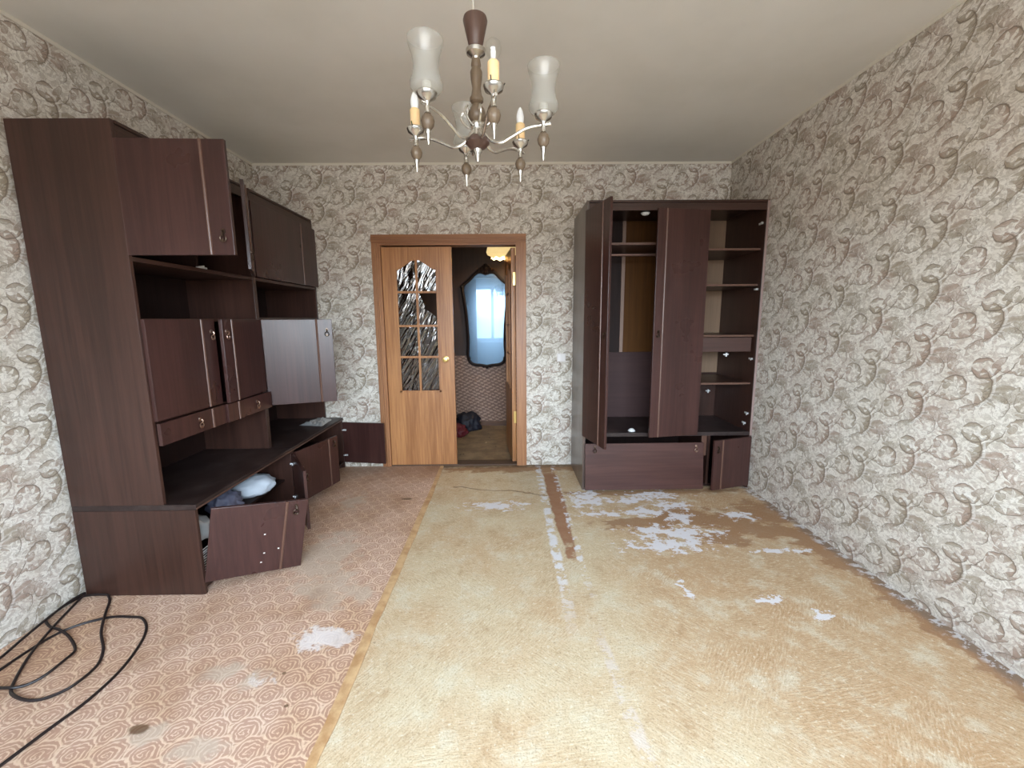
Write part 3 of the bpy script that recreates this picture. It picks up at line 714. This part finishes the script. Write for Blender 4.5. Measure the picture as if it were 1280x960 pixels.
# doors
W_door(wd, wx0 + .008, 1, 76, .375, .445, 2.113, wy0 - .001, hu=.345, hz=1.25)
W_door(wd, XD + .008, -1, 9, .405, .445, 2.113, wy0 - .003, hu=.37, hz=1.25, strip=.07)
W_door(wd, wx1 - .014, -1, 17, .355, .03, .425, wy0 - .003, hu=.32, hz=.37, strip=.08)
# bare hinges where the right door is missing
for (hx, hz_, hy) in ((1.885, 2.03, 3.2), (1.885, 1.555, 3.2), (1.885, 1.03, 3.2), (1.885, .60, 3.2), (1.485, 2.05, 3.19), (1.875, .52, 3.21)):
    h = MB().box(hx - .003, hx + .004, hy, hy + .045, hz_ - .007, hz_ + .007).tube([(hx - .002, hy, hz_), (hx - .016, hy - .010, hz_ + .004), (hx - .019, hy - .012, hz_ - .010)], .0032, 6)
    h.build('hinge', M_hw, wd, smooth=True)
for (hx, hy, hz_) in ((1.73, 3.30, 1.06), (1.80, 3.70, .70), (1.80, 3.70, .78)):
    MB().box(hx - .02, hx + .02, hy - .008, hy + .008, hz_ - .008, hz_ + .004).box(hx - .004, hx + .006, hy - .014, hy + .008, hz_ - .02, hz_ + .012).build('catch', M_hw, wd, bevel=.003)
# lower storey: pulled drawer with a tall front, divider
board(wd, 'partition', 1.575, 1.593, wy0 + .01, wy1 - .008, .03, .43, M_br); board(wd, 'bottom_panel', xi, xj, wy0 + .02, wy1 - .008, .012, .03, M_in)
board(wd, 'back_panel', xi, xj, wy1 - .008, wy1, .03, .43, M_in)
board(wd, 'rail', 1.535, 1.575, wy0 + .03, wy0 + .048, .26, .43, M_mould)
a = math.radians(-5); O = Vector((.598, 3.108, .016)); Zt = Vector((0, -math.sin(a), math.cos(a))); Nt = Vector((0, -math.cos(a), -math.sin(a)))
fr = lambda u, t_2, z: O + Vector((1, 0, 0)) * u + Nt * t_2 + Zt * z
dw = MB().box(0, .925, -.018, 0, .005, .372, fr).build('drawer', wood('drawer_front_veneer', srgb(64, 39, 36), srgb(82, 53, 48), 0, .33, coat=.15), wd, bevel=.002, label='wide lower drawer pulled out and tilted')
handle(dw, fr, .075, .345, M_pull, 0); handle(dw, fr, .865, .345, M_pull_b, 0)
MB().box(.03, .04, -.45, -.018, .03, .25, fr).box(.885, .895, -.45, -.018, .03, .25, fr).box(.03, .895, -.45, -.018, .025, .032, fr).box(.03, .895, -.46, -.45, .03, .25, fr).build('drawer_box', M_in, dw)
# small white bits in the wardrobe
tag(MB().lathe([(.0, .022), (.012, .02), (.024, .01), (.03, 0)], (.985, 3.24, .46), 14).build('stopper', M_white, smooth=True), 'small white plastic stopper on the left floor of the wardrobe', 'stopper')
tag(MB().lathe([(.0, -.02), (.02, -.016), (.032, -.004), (.034, .0)], (1.03, 3.24, 2.113), 14).build('battery_light', M_white, smooth=True), 'round white light under the top rail inside the wardrobe', 'light')

# ------------------------------------------------------------ doorway: casing, two leaves
dr1 = bpy.data.objects.new('door_1', None); C.objects.link(dr1); dr1.location = (-.5, D, 0)
struct(dr1, 'orange oak double door with one leaf shut and one swung into the hall', )
def casing(vertical, a0, a1, b0, b1, mat, nm='casing'):
    mb = MB(); n = 5
    for i in range(n):
        s0 = a0 + (a1 - a0) * i / n; s1 = a0 + (a1 - a0) * (i + 1) / n - .003
        p = [.016, .020, .022, .020, .014][i]
        if vertical: mb.box(s0, s1, D - p, D, b0, b1)
        else: mb.box(b0, b1, D - p, D, s0, s1)
    if vertical: mb.box(a0, a1, D - .012, D, b0, b1)
    else: mb.box(b0, b1, D - .012, D, a0, a1)
    return mb.build(nm, mat, dr1, bevel=.001)
casing(True, -1.160, -1.085, 0, 2.0, M_oak_trim); casing(True, .172, .085, 0, 2.0, M_oak_trim); casing(False, 2.0, 2.073, -1.160, .172, M_oak_trim_x)
MB().box(DX0, DX0 + .02, D, D + .12, 0, DZ - .02).build('jamb', M_oak_trim, dr1); MB().box(DX1 - .02, DX1, D, D + .12, 0, DZ - .02).build('jamb', M_oak_trim, dr1)
MB().box(DX0, DX1, D, D + .12, DZ - .02, DZ).build('jamb', M_oak_trim_x, dr1)

def door_leaf(O, U, N, W, g0, g1, broken, knob, mat=M_oak):
    """glazed leaf: u from the hinge, t towards the room, arch-topped window of 4 x 2 panes"""
    O, U, N = Vector(O), Vector(U).normalized(), Vector(N).normalized()
    fr = lambda u, t, z: O + U * u + N * t + Vector((0, 0, z))
    T = .038; zt = 1.972; gm = (g0 + g1) / 2; zb = .71
    arch = lambda u: 1.782 + .085 * (.5 + .5 * math.cos(math.pi * (u - gm) / ((g1 - g0) / 2))) ** .9
    us = [g0 + (g1 - g0) * i / 16 for i in range(17)]
    lf = MB().box(0, g0, 0, T, .012, zt, fr).box(g1, W, 0, T, .012, zt, fr).box(g0, g1, 0, T, .012, zb, fr)
    for a, b2 in zip(us[:-1], us[1:]):
        lf.prism([(a, arch(a)), (b2, arch(b2)), (b2, zt), (a, zt)], 0, T, fr)
    L = lf.build('door_leaf', mat, dr1)
    bd = MB().box(g0 - .012, g0 + .006, T - .004, T + .006, zb - .012, arch(g0), fr).box(g1 - .006, g1 + .012, T - .004, T + .006, zb - .012, arch(g1), fr).box(g0 - .012, g1 + .012, T - .004, T + .006, zb - .016, zb + .004, fr)
    for a, b2 in zip(us[:-1], us[1:]): bd.prism([(a, arch(a) - .005), (b2, arch(b2) - .005), (b2, arch(b2) + .009), (a, arch(a) + .009)], T - .004, T + .006, fr)
    bd.build('glazing_bead', M_oak, L)
    zs = [zb, 1.018, 1.295, 1.590]; hw = .0095
    MB().box(gm - hw, gm + hw, .006, T + .002, zb, arch(gm), fr).build('muntin', M_oak, L, bevel=.002)
    for z in zs[1:]: MB().box(g0, g1, .008, T, z - hw, z + hw, fr).build('muntin', M_oak, L, bevel=.002)
    for ci, (a, b2) in enumerate(((g0, gm), (gm, g1))):
        for ri in range(4):
            z0 = zs[ri]
            if ri == 3:
                top = [(u, arch(u)) for u in us if a - 1e-6 <= u <= b2 + 1e-6]
                poly = [(a, z0), (b2, z0)] + top[::-1]
            else:
                z1 = zs[ri + 1]; poly = [(a, z0), (b2, z0), (b2, z1), (a, z1)]
                if broken and ri == 2 and ci == 1:
                    w_, h_ = b2 - a, z1 - z0
                    poly = [(a, z0), (b2, z0), (b2, z0 + .22 * h_), (a + .72 * w_, z0 + .36 * h_), (a + .45 * w_, z0 + .47 * h_), (a + .30 * w_, z0 + .50 * h_), (a + .34 * w_, z0 + .62 * h_), (a + .16 * w_, z0 + .86 * h_), (a + .05 * w_, z1), (a, z1)]
            MB().prism(poly, .017, .021, fr).build('pane', M_pane, L, label='broken pane with its upper corner missing' if (broken and ri == 2 and ci == 1) else None)
    if knob:
        ku = W - .075
        k = MB(); prof = [(.026, 0), (.027, .004), (.012, .008), (.010, .03), (.020, .036), (.026, .048), (.022, .060), (.0, .064)]
        seg = 18; vv = []; ff = []
        for i, (r_, h_) in enumerate(prof):
            for q in range(seg):
                an = 2 * math.pi * q / seg; vv.append(fr(ku + r_ * math.cos(an), T + h_, .998 + r_ * math.sin(an)))
        for i in range(len(prof) - 1):
            for q in range(seg): ff.append((i * seg + q, i * seg + (q + 1) % seg, (i + 1) * seg + (q + 1) % seg, (i + 1) * seg + q))
        k.add(vv, ff).build('door_knob', M_brass, L, smooth=True)
    return L, fr
door_leaf((-1.081, D + .047, 0), (1, 0, 0), (0, -1, 0), .604, .118, .470, True, True)
aa = math.radians(84)
L2, fr2 = door_leaf((.080, D + .075, 0), (-math.cos(aa), math.sin(aa), 0), (-math.sin(aa), -math.cos(aa), 0), .556, .12, .44, False, False)
for z in (1.70, .45):
    MB().box(.057, .083, D + .030, D + .034, z - .055, z + .055).tube([(.083, D + .028, z - .055), (.083, D + .028, z + .055)], .006, 8).build('door_hinge', M_brass, dr1, label='brass hinge on the open leaf jamb')

# ------------------------------------------------------------ light switch
sw = thing('light_switch', (.487, D, .985), 'small off-white double rocker light switch on the papered wall left of the wardrobe', 'switch')
MB().box(.448, .526, D - .006, D, .965, 1.040).build('switch_plate', simple('cream_switch_plate', srgb(214, 206, 202), .4), sw, bevel=.003)
for x0 in (.455, .489): MB().box(x0, x0 + .031, D - .013, D - .006, .972, 1.033).build('rocker', simple('cream_rocker', srgb(224, 218, 214), .35), sw, bevel=.002)

# ------------------------------------------------------------ chandelier
cx, cy = -.085, 1.395
ch = thing('chandelier', (cx, cy, H), 'six-armed chandelier of turned wood and nickel hanging from the ceiling', 'chandelier')
MB().lathe([(.0, 2.61), (.012, 2.615), (.035, 2.655), (.038, 2.67)], (cx, cy, 0), 20).build('ceiling_rose', M_chrome, ch, smooth=True)
MB().tube([(cx, cy, 2.62), (cx - .004, cy, 2.45), (cx - .006, cy, 2.25)], .0032, 8).build('cord', simple('pale_flex', srgb(190, 182, 168), .5), ch, smooth=True)
MB().lathe([(.0, 2.262), (.006, 2.262), (.006, 2.25), (.034, 2.247), (.0365, 2.238), (.021, 2.172), (.016, 2.166), (0, 2.166)], (cx, cy, 0), 24).build('cord_cup', M_turn_dark, ch, smooth=True)
MB().lathe([(.0, 2.170), (.018, 2.170), (.030, 2.160), (.028, 2.150), (.012, 2.140), (.009, 2.130), (0, 2.13)], (cx, cy, 0), 24).build('collar', M_chrome, ch, smooth=True)
MB().lathe([(0, 2.136), (.011, 2.134), (.013, 2.118), (.011, 2.112), (.0155, 2.10), (.0145, 2.08), (.011, 2.055), (.014, 2.035), (.018, 2.026), (.017, 2.018), (.010, 2.012), (.012, 2.008), (.021, 1.994), (.0235, 1.982), (.021, 1.968), (.012, 1.958), (0, 1.956)], (cx, cy, 0), 24, sr=1.18).build('stem', M_turn, ch, smooth=True)
MB().lathe([(0, 1.960), (.020, 1.958), (.022, 1.952), (.019, 1.946), (.019, 1.924), (.024, 1.918), (0, 1.916)], (cx, cy, 0), 24).build('hub', M_chrome, ch, smooth=True)
MB().lathe([(0, 1.920), (.026, 1.918), (.036, 1.908), (.037, 1.900), (.026, 1.888), (.012, 1.882), (0, 1.881)], (cx, cy, 0), 24).build('dish', M_turn_dark, ch, smooth=True)
MB().lathe([(0, 1.886), (.014, 1.884), (.014, 1.876), (.009, 1.870), (.006, 1.852), (.004, 1.846), (.0, 1.845)], (cx, cy, 0), 16).build('finial', M_chrome, ch, smooth=True)
R = .205
for i, deg in enumerate((-127, -74, -13, 48, 105, 166)):
    a = math.radians(deg); dx, dy = math.cos(a), math.sin(a)
    at = lambda r, z: (cx + r * dx, cy + r * dy, z)
    arm = MB().tube(catmull([at(.018, 1.934), at(.042, 1.906), at(.075, 1.896), at(.11, 1.910), at(.16, 1.930), at(R + .022, 1.934)], 7), .0048, 8).build('arm', M_chrome, ch, smooth=True)
    curl = MB().tube(catmull([at(.02, 1.945), at(.038, 1.955), at(.052, 1.975), at(.044, 1.992), at(.034, 1.984)], 5), [.0034] * 21, 6).build('scroll', M_chrome, arm, smooth=True)
    px, py = at(R, 0)[:2]
    MB().lathe([(0, 1.958), (.012, 1.957), (.026, 1.966), (.028, 1.962), (.024, 1.952), (.010, 1.944), (.007, 1.938), (.007, 1.915), (.009, 1.912), (0, 1.911)], (px, py, 0), 20).build('drip_cup', M_chrome, arm, smooth=True)
    MB().lathe([(0, 1.914), (.007, 1.912), (.015, 1.904), (.0185, 1.893), (.016, 1.881), (.009, 1.872), (0, 1.871)], (px, py, 0), 20).build('turned_ball', M_turn, arm, smooth=True)
    MB().lathe([(0, 1.876), (.008, 1.874), (.0085, 1.868), (.005, 1.856), (.003, 1.838), (.0018, 1.834), (0, 1.833)], (px, py, 0), 14).build('tip', M_chrome, arm, smooth=True)
    if i % 2 == 0:
        out = [(.018, 1.962), (.034, 1.968), (.0415, 1.980), (.041, 1.992), (.036, 2.006), (.0325, 2.024), (.032, 2.046), (.035, 2.070), (.041, 2.092), (.0445, 2.106), (.045, 2.114)]
        out = [(r * 1.06, 1.962 + (z - 1.962) * .86) for r, z in out]
        inn = [(r - .0022, z + .001) for r, z in out[::-1]]
        sh = MB().lathe(out + inn, (px, py, 0), 28); sh.f = [f for f in sh.f if len(f) == 4]
        sh.build('glass_shade', M_shade, arm, smooth=True)
        MB().lathe([(0, 1.957), (.012, 1.957), (.012, 1.99), (0, 1.992)], (px, py, 0), 14).build('socket', M_white, arm, smooth=True)
    else:
        MB().lathe([(0, 1.957), (.015, 1.957), (.0155, 2.018), (.012, 2.022), (0, 2.022)], (px, py, 0), 18).build('candle_sleeve', M_candle, arm, smooth=True)
        if i == 1:
            MB().lathe([(.010, 2.02), (.012, 2.028), (.019, 2.040), (.0215, 2.052), (.019, 2.064), (.011, 2.072), (0, 2.075)], (px, py, 0), 20).build('bulb', M_bulb, arm, smooth=True, label='clear round bulb')
            MB().tube([(px - .004, py, 2.022), (px - .005, py, 2.046), (px + .005, py, 2.046), (px + .004, py, 2.022)], .0022, 6).build('filament', M_white, arm)
        else:
            MB().lathe([(.010, 2.018), (.011, 2.024), (.0125, 2.034), (.0125, 2.046), (.009, 2.060), (.004, 2.070), (0, 2.074)], (px, py, 0), 18).build('bulb', M_frost, arm, smooth=True, label='frosted candle bulb')
        for s_, q in ((0.3, 1), (2.4, 1), (4.5, 1)):
            MB().tube([(px + .022 * math.cos(s_), py + .022 * math.sin(s_), 1.960), (px + .031 * math.cos(s_), py + .031 * math.sin(s_), 1.974)], .0016, 5).build('shade_screw', simple('dark_screw', (.03, .03, .03), .4, .6), arm)

ch.location.z -= .02

# ------------------------------------------------------------ cable on the linoleum
def floor_pt(px, py, z=.010):
    d = CAM_F + CAM_R * ((px - 640) / 524.718) - CAM_U * ((py - 480) / 524.718)
    k = (z - 1.3401) / d.z
    return Vector((d.x * k, d.y * k, z))
runs = [
    [(-60, 1000), (0, 957), (60, 912), (110, 875), (150, 838), (175, 805), (183, 785), (178, 773), (165, 771), (140, 771), (108, 778), (80, 788), (55, 801), (22, 822), (0, 837), (-40, 862)],
    [(118, 739), (100, 750), (80, 769), (55, 800), (30, 832), (15, 858), (17, 872), (35, 877), (65, 870), (95, 858), (120, 835), (129, 812), (127, 792), (133, 765), (137, 750), (132, 744), (113, 742), (90, 745), (68, 757), (57, 772), (62, 783), (75, 790), (88, 799), (94, 812), (85, 825), (60, 843), (30, 857), (10, 863), (-20, 862)],
    [(116, 740), (90, 755), (60, 778), (30, 803), (0, 829), (-30, 850)]]
cb = MB()
for ri, rn in enumerate(runs):
    pts = catmull([floor_pt(x, y, .0105) for x, y in rn], 6)
    for i, p in enumerate(pts):
        p.z = .0096 + (.0 if ri == 0 else .012 * (0.5 + .5 * math.sin(i * .35 + ri)) if ri == 1 else .020)
        p.x = max(p.x, XL + .012); p.y = min(p.y, 1.912)
    cb.tube(pts, .0054, 8)
tag(cb.build('cable', M_black, smooth=True), 'black cable looped on the rose linoleum at lower left', 'cable')

# ------------------------------------------------------------ small things in and on the cabinets
def crumple(name, mat, cx_, cy_, z0, sx, sy, sz, seed, label, cat, sub=4, amp=.35, freq=3.0, flat=.0):
    me = bpy.data.meshes.new(name); bm = bmesh.new(); bmesh.ops.create_icosphere(bm, subdivisions=sub, radius=1)
    for v in bm.verts:
        p = v.co.copy(); n1 = noise.noise(p * freq + Vector((seed, 0, 0))); n2 = 1 - abs(noise.noise(p * freq * 2.1 + Vector((0, seed, 5)))) * 2
        q = p * (1 + amp * n1 + amp * .4 * n2)
        v.co = Vector((q.x * sx, q.y * sy, max(q.z * sz, -sz * .55)))
    zmin = min(v.co.z for v in bm.verts)
    for v in bm.verts: v.co.z -= zmin
    for f in bm.faces: f.smooth = True
    bm.to_mesh(me); bm.free(); me.materials.append(mat)
    o = bpy.data.objects.new(name, me); C.objects.link(o); o.location = (cx_, cy_, z0)
    return tag(o, label, cat)
# crumpled flat bag on the far worktop
g = MB(); nx, ny = 26, 22; vv = []; ff = []
cor = [Vector((-1.765, 3.47, 0)), Vector((-1.555, 3.43, 0)), Vector((-1.565, 3.66, 0)), Vector((-1.70, 3.73, 0))]
for j in range(ny):
    for i in range(nx):
        u, v = i / (nx - 1), j / (ny - 1)
        p = (cor[0] * (1 - u) + cor[1] * u) * (1 - v) + (cor[3] * (1 - u) + cor[2] * u) * v
        w_ = min(u, 1 - u, v, 1 - v); lift = min(1, w_ * 7)
        h = .476 + lift * (.012 + .022 * abs(noise.noise(Vector((u * 5, v * 4, 2)))) + .012 * noise.noise(Vector((u * 13, v * 11, 7))))
        p += Vector((.012 * noise.noise(Vector((u * 3, v * 3, 4))), .012 * noise.noise(Vector((u * 3, v * 3, 14))), 0)); vv.append((p.x, p.y, max(h, .4765)))
for j in range(ny - 1):
    for i in range(nx - 1): ff.append((j * nx + i, j * nx + i + 1, (j + 1) * nx + i + 1, (j + 1) * nx + i))
tag(g.add(vv, ff).build('plastic_bag', M_plastic, smooth=True), 'crumpled clear plastic bag lying on the far cabinet worktop', 'bag')
crumple('cloth_bundle', M_cloth, -1.66, 2.62, .251, .12, .14, .065, 3.1, 'folded pale blue-white cloth inside the near low cabinet behind the sagging door', 'cloth', amp=.13)
crumple('soft_bag', M_bag, -1.66, 2.345, .251, .08, .075, .07, 8.2, 'small crumpled blue-grey bag inside the near low cabinet left of the white cloth', 'bag')
# dish rack seen in the gap beside the near panel
rk = thing('dish_rack', (-1.75, 2.05, .066), 'white wire dish rack inside the near low cabinet seen past its side panel', 'rack')
M_wire = simple('white_wire', (.74, .74, .74), .35)
for z in (.075, .19):
    MB().tube([(-1.97, 1.965, z), (-1.545, 1.965, z), (-1.545, 2.14, z), (-1.97, 2.14, z)], .003, 6, closed=True).build('rail', M_wire, rk, smooth=True)
for k in range(11):
    z = .085 + .0125 * k
    MB().tube([(-1.54, 1.962, z), (-1.54, 2.06, z + .004), (-1.54, 2.143, z)], .0022, 5).build('wire', M_wire, rk, smooth=True)
crumple('plastic_bag', M_plastic, -1.60, 2.03, .251, .06, .06, .07, 5.5, 'grey crumpled plastic bag above the wire rack in the near low cabinet', 'bag', sub=3)

# ------------------------------------------------------------ hall things
mr = thing('wall_mirror', (-.255, HY - .02, .75), 'tall shaped mirror in a carved black frame on the hall wall', 'mirror')
half = [(0, 1.900), (.05, 1.920), (.10, 1.918), (.145, 1.885), (.185, 1.840), (.235, 1.798), (.270, 1.768), (.282, 1.720), (.272, 1.62), (.248, 1.42), (.233, 1.2), (.230, 1.03), (.237, .94), (.230, .865), (.200, .812), (.14, .785), (.07, .780), (0, .765)]
hs = [(p.x, p.z) for p in catmull([(x, 0, z) for x, z in half], 4)]
outl = hs + [(-x, z) for x, z in hs[-2:0:-1]]
mf = lambda u, t_2, z: Vector((-.255 + u, HY - .018 - t_2, z))
MB().prism(outl, -.004, .012, mf).build('mirror_glass', M_mirror, mr)
MB().tube([mf(u, .012, z) for u, z in outl], .020, 8, closed=True).build('frame', M_mframe, mr, smooth=True)
cr = MB()
for (u, z, r) in ((0, 1.955, .048), (-.045, 1.945, .036), (.045, 1.945, .036), (-.085, 1.935, .026), (.085, 1.935, .026), (0, 2.0, .026), (0, 1.92, .04), (-.03, 1.975, .024), (.03, 1.975, .024), (-.29, 1.745, .026), (.29, 1.745, .026), (-.285, 1.70, .02), (.285, 1.70, .02), (0, .758, .026), (-.04, .765, .02), (.04, .765, .02), (-.225, .87, .022), (.225, .87, .022), (-.235, .93, .018), (.235, .93, .018)):
    c0 = mf(u, .014, z); prof = [(0, -r), (r * .7, -r * .7), (r, 0), (r * .7, r * .7), (0, r)]
    cr.lathe([(a_, b_2) for a_, b_2 in prof], c0, 8)
cr.build('carved_ornament', M_mframe, mr, smooth=True)

lp = thing('pendant_lamp', (-.05, 4.86, 2.07), 'lit cream glass lamp with a scalloped rim hanging in the hall', 'lamp')
M_lamp, t_, b_ = mat_base('lit_cream_glass')
b_.inputs['Base Color'].default_value = (.7, .5, .22, 1); b_.inputs['Emission Color'].default_value = (1.0, .74, .33, 1); b_.inputs['Emission Strength'].default_value = .13; b_.inputs['Roughness'].default_value = .3
prof = [(.118, 2.022), (.122, 2.045), (.160, 2.062), (.172, 2.09), (.160, 2.14), (.10, 2.19), (.03, 2.225)]
shp = MB().lathe(prof, (-.05, 4.86, 0), 36, lambda i, a: .010 * math.cos(9 * a) if i == 0 else 0); shp.f = [f for f in shp.f if len(f) == 4]
shp.build('lamp_shade', M_lamp, lp, smooth=True)
MB().tube([(-.05, 4.86, 2.22), (-.05, 4.86, H)], .008, 8).build('rod', M_brass, lp, smooth=True)
ld = bpy.data.lights.new('hall_bulb', 'POINT'); ld.energy = 3; ld.color = (1, .84, .62); ld.shadow_soft_size = .05
lo = bpy.data.objects.new('hall_bulb', ld); C.objects.link(lo); lo.location = (-.05, 4.86, 2.09)
crumple('backpack', M_navy, -.50, 5.10, -.004, .15, .12, .13, 1.3, 'dark navy bag heaped against the hall wall under the mirror', 'bag')
crumple('red_bag', M_red, -.60, 4.80, -.004, .11, .08, .09, 6.3, 'dark red bag on the hall floor in front of the navy bag', 'bag')
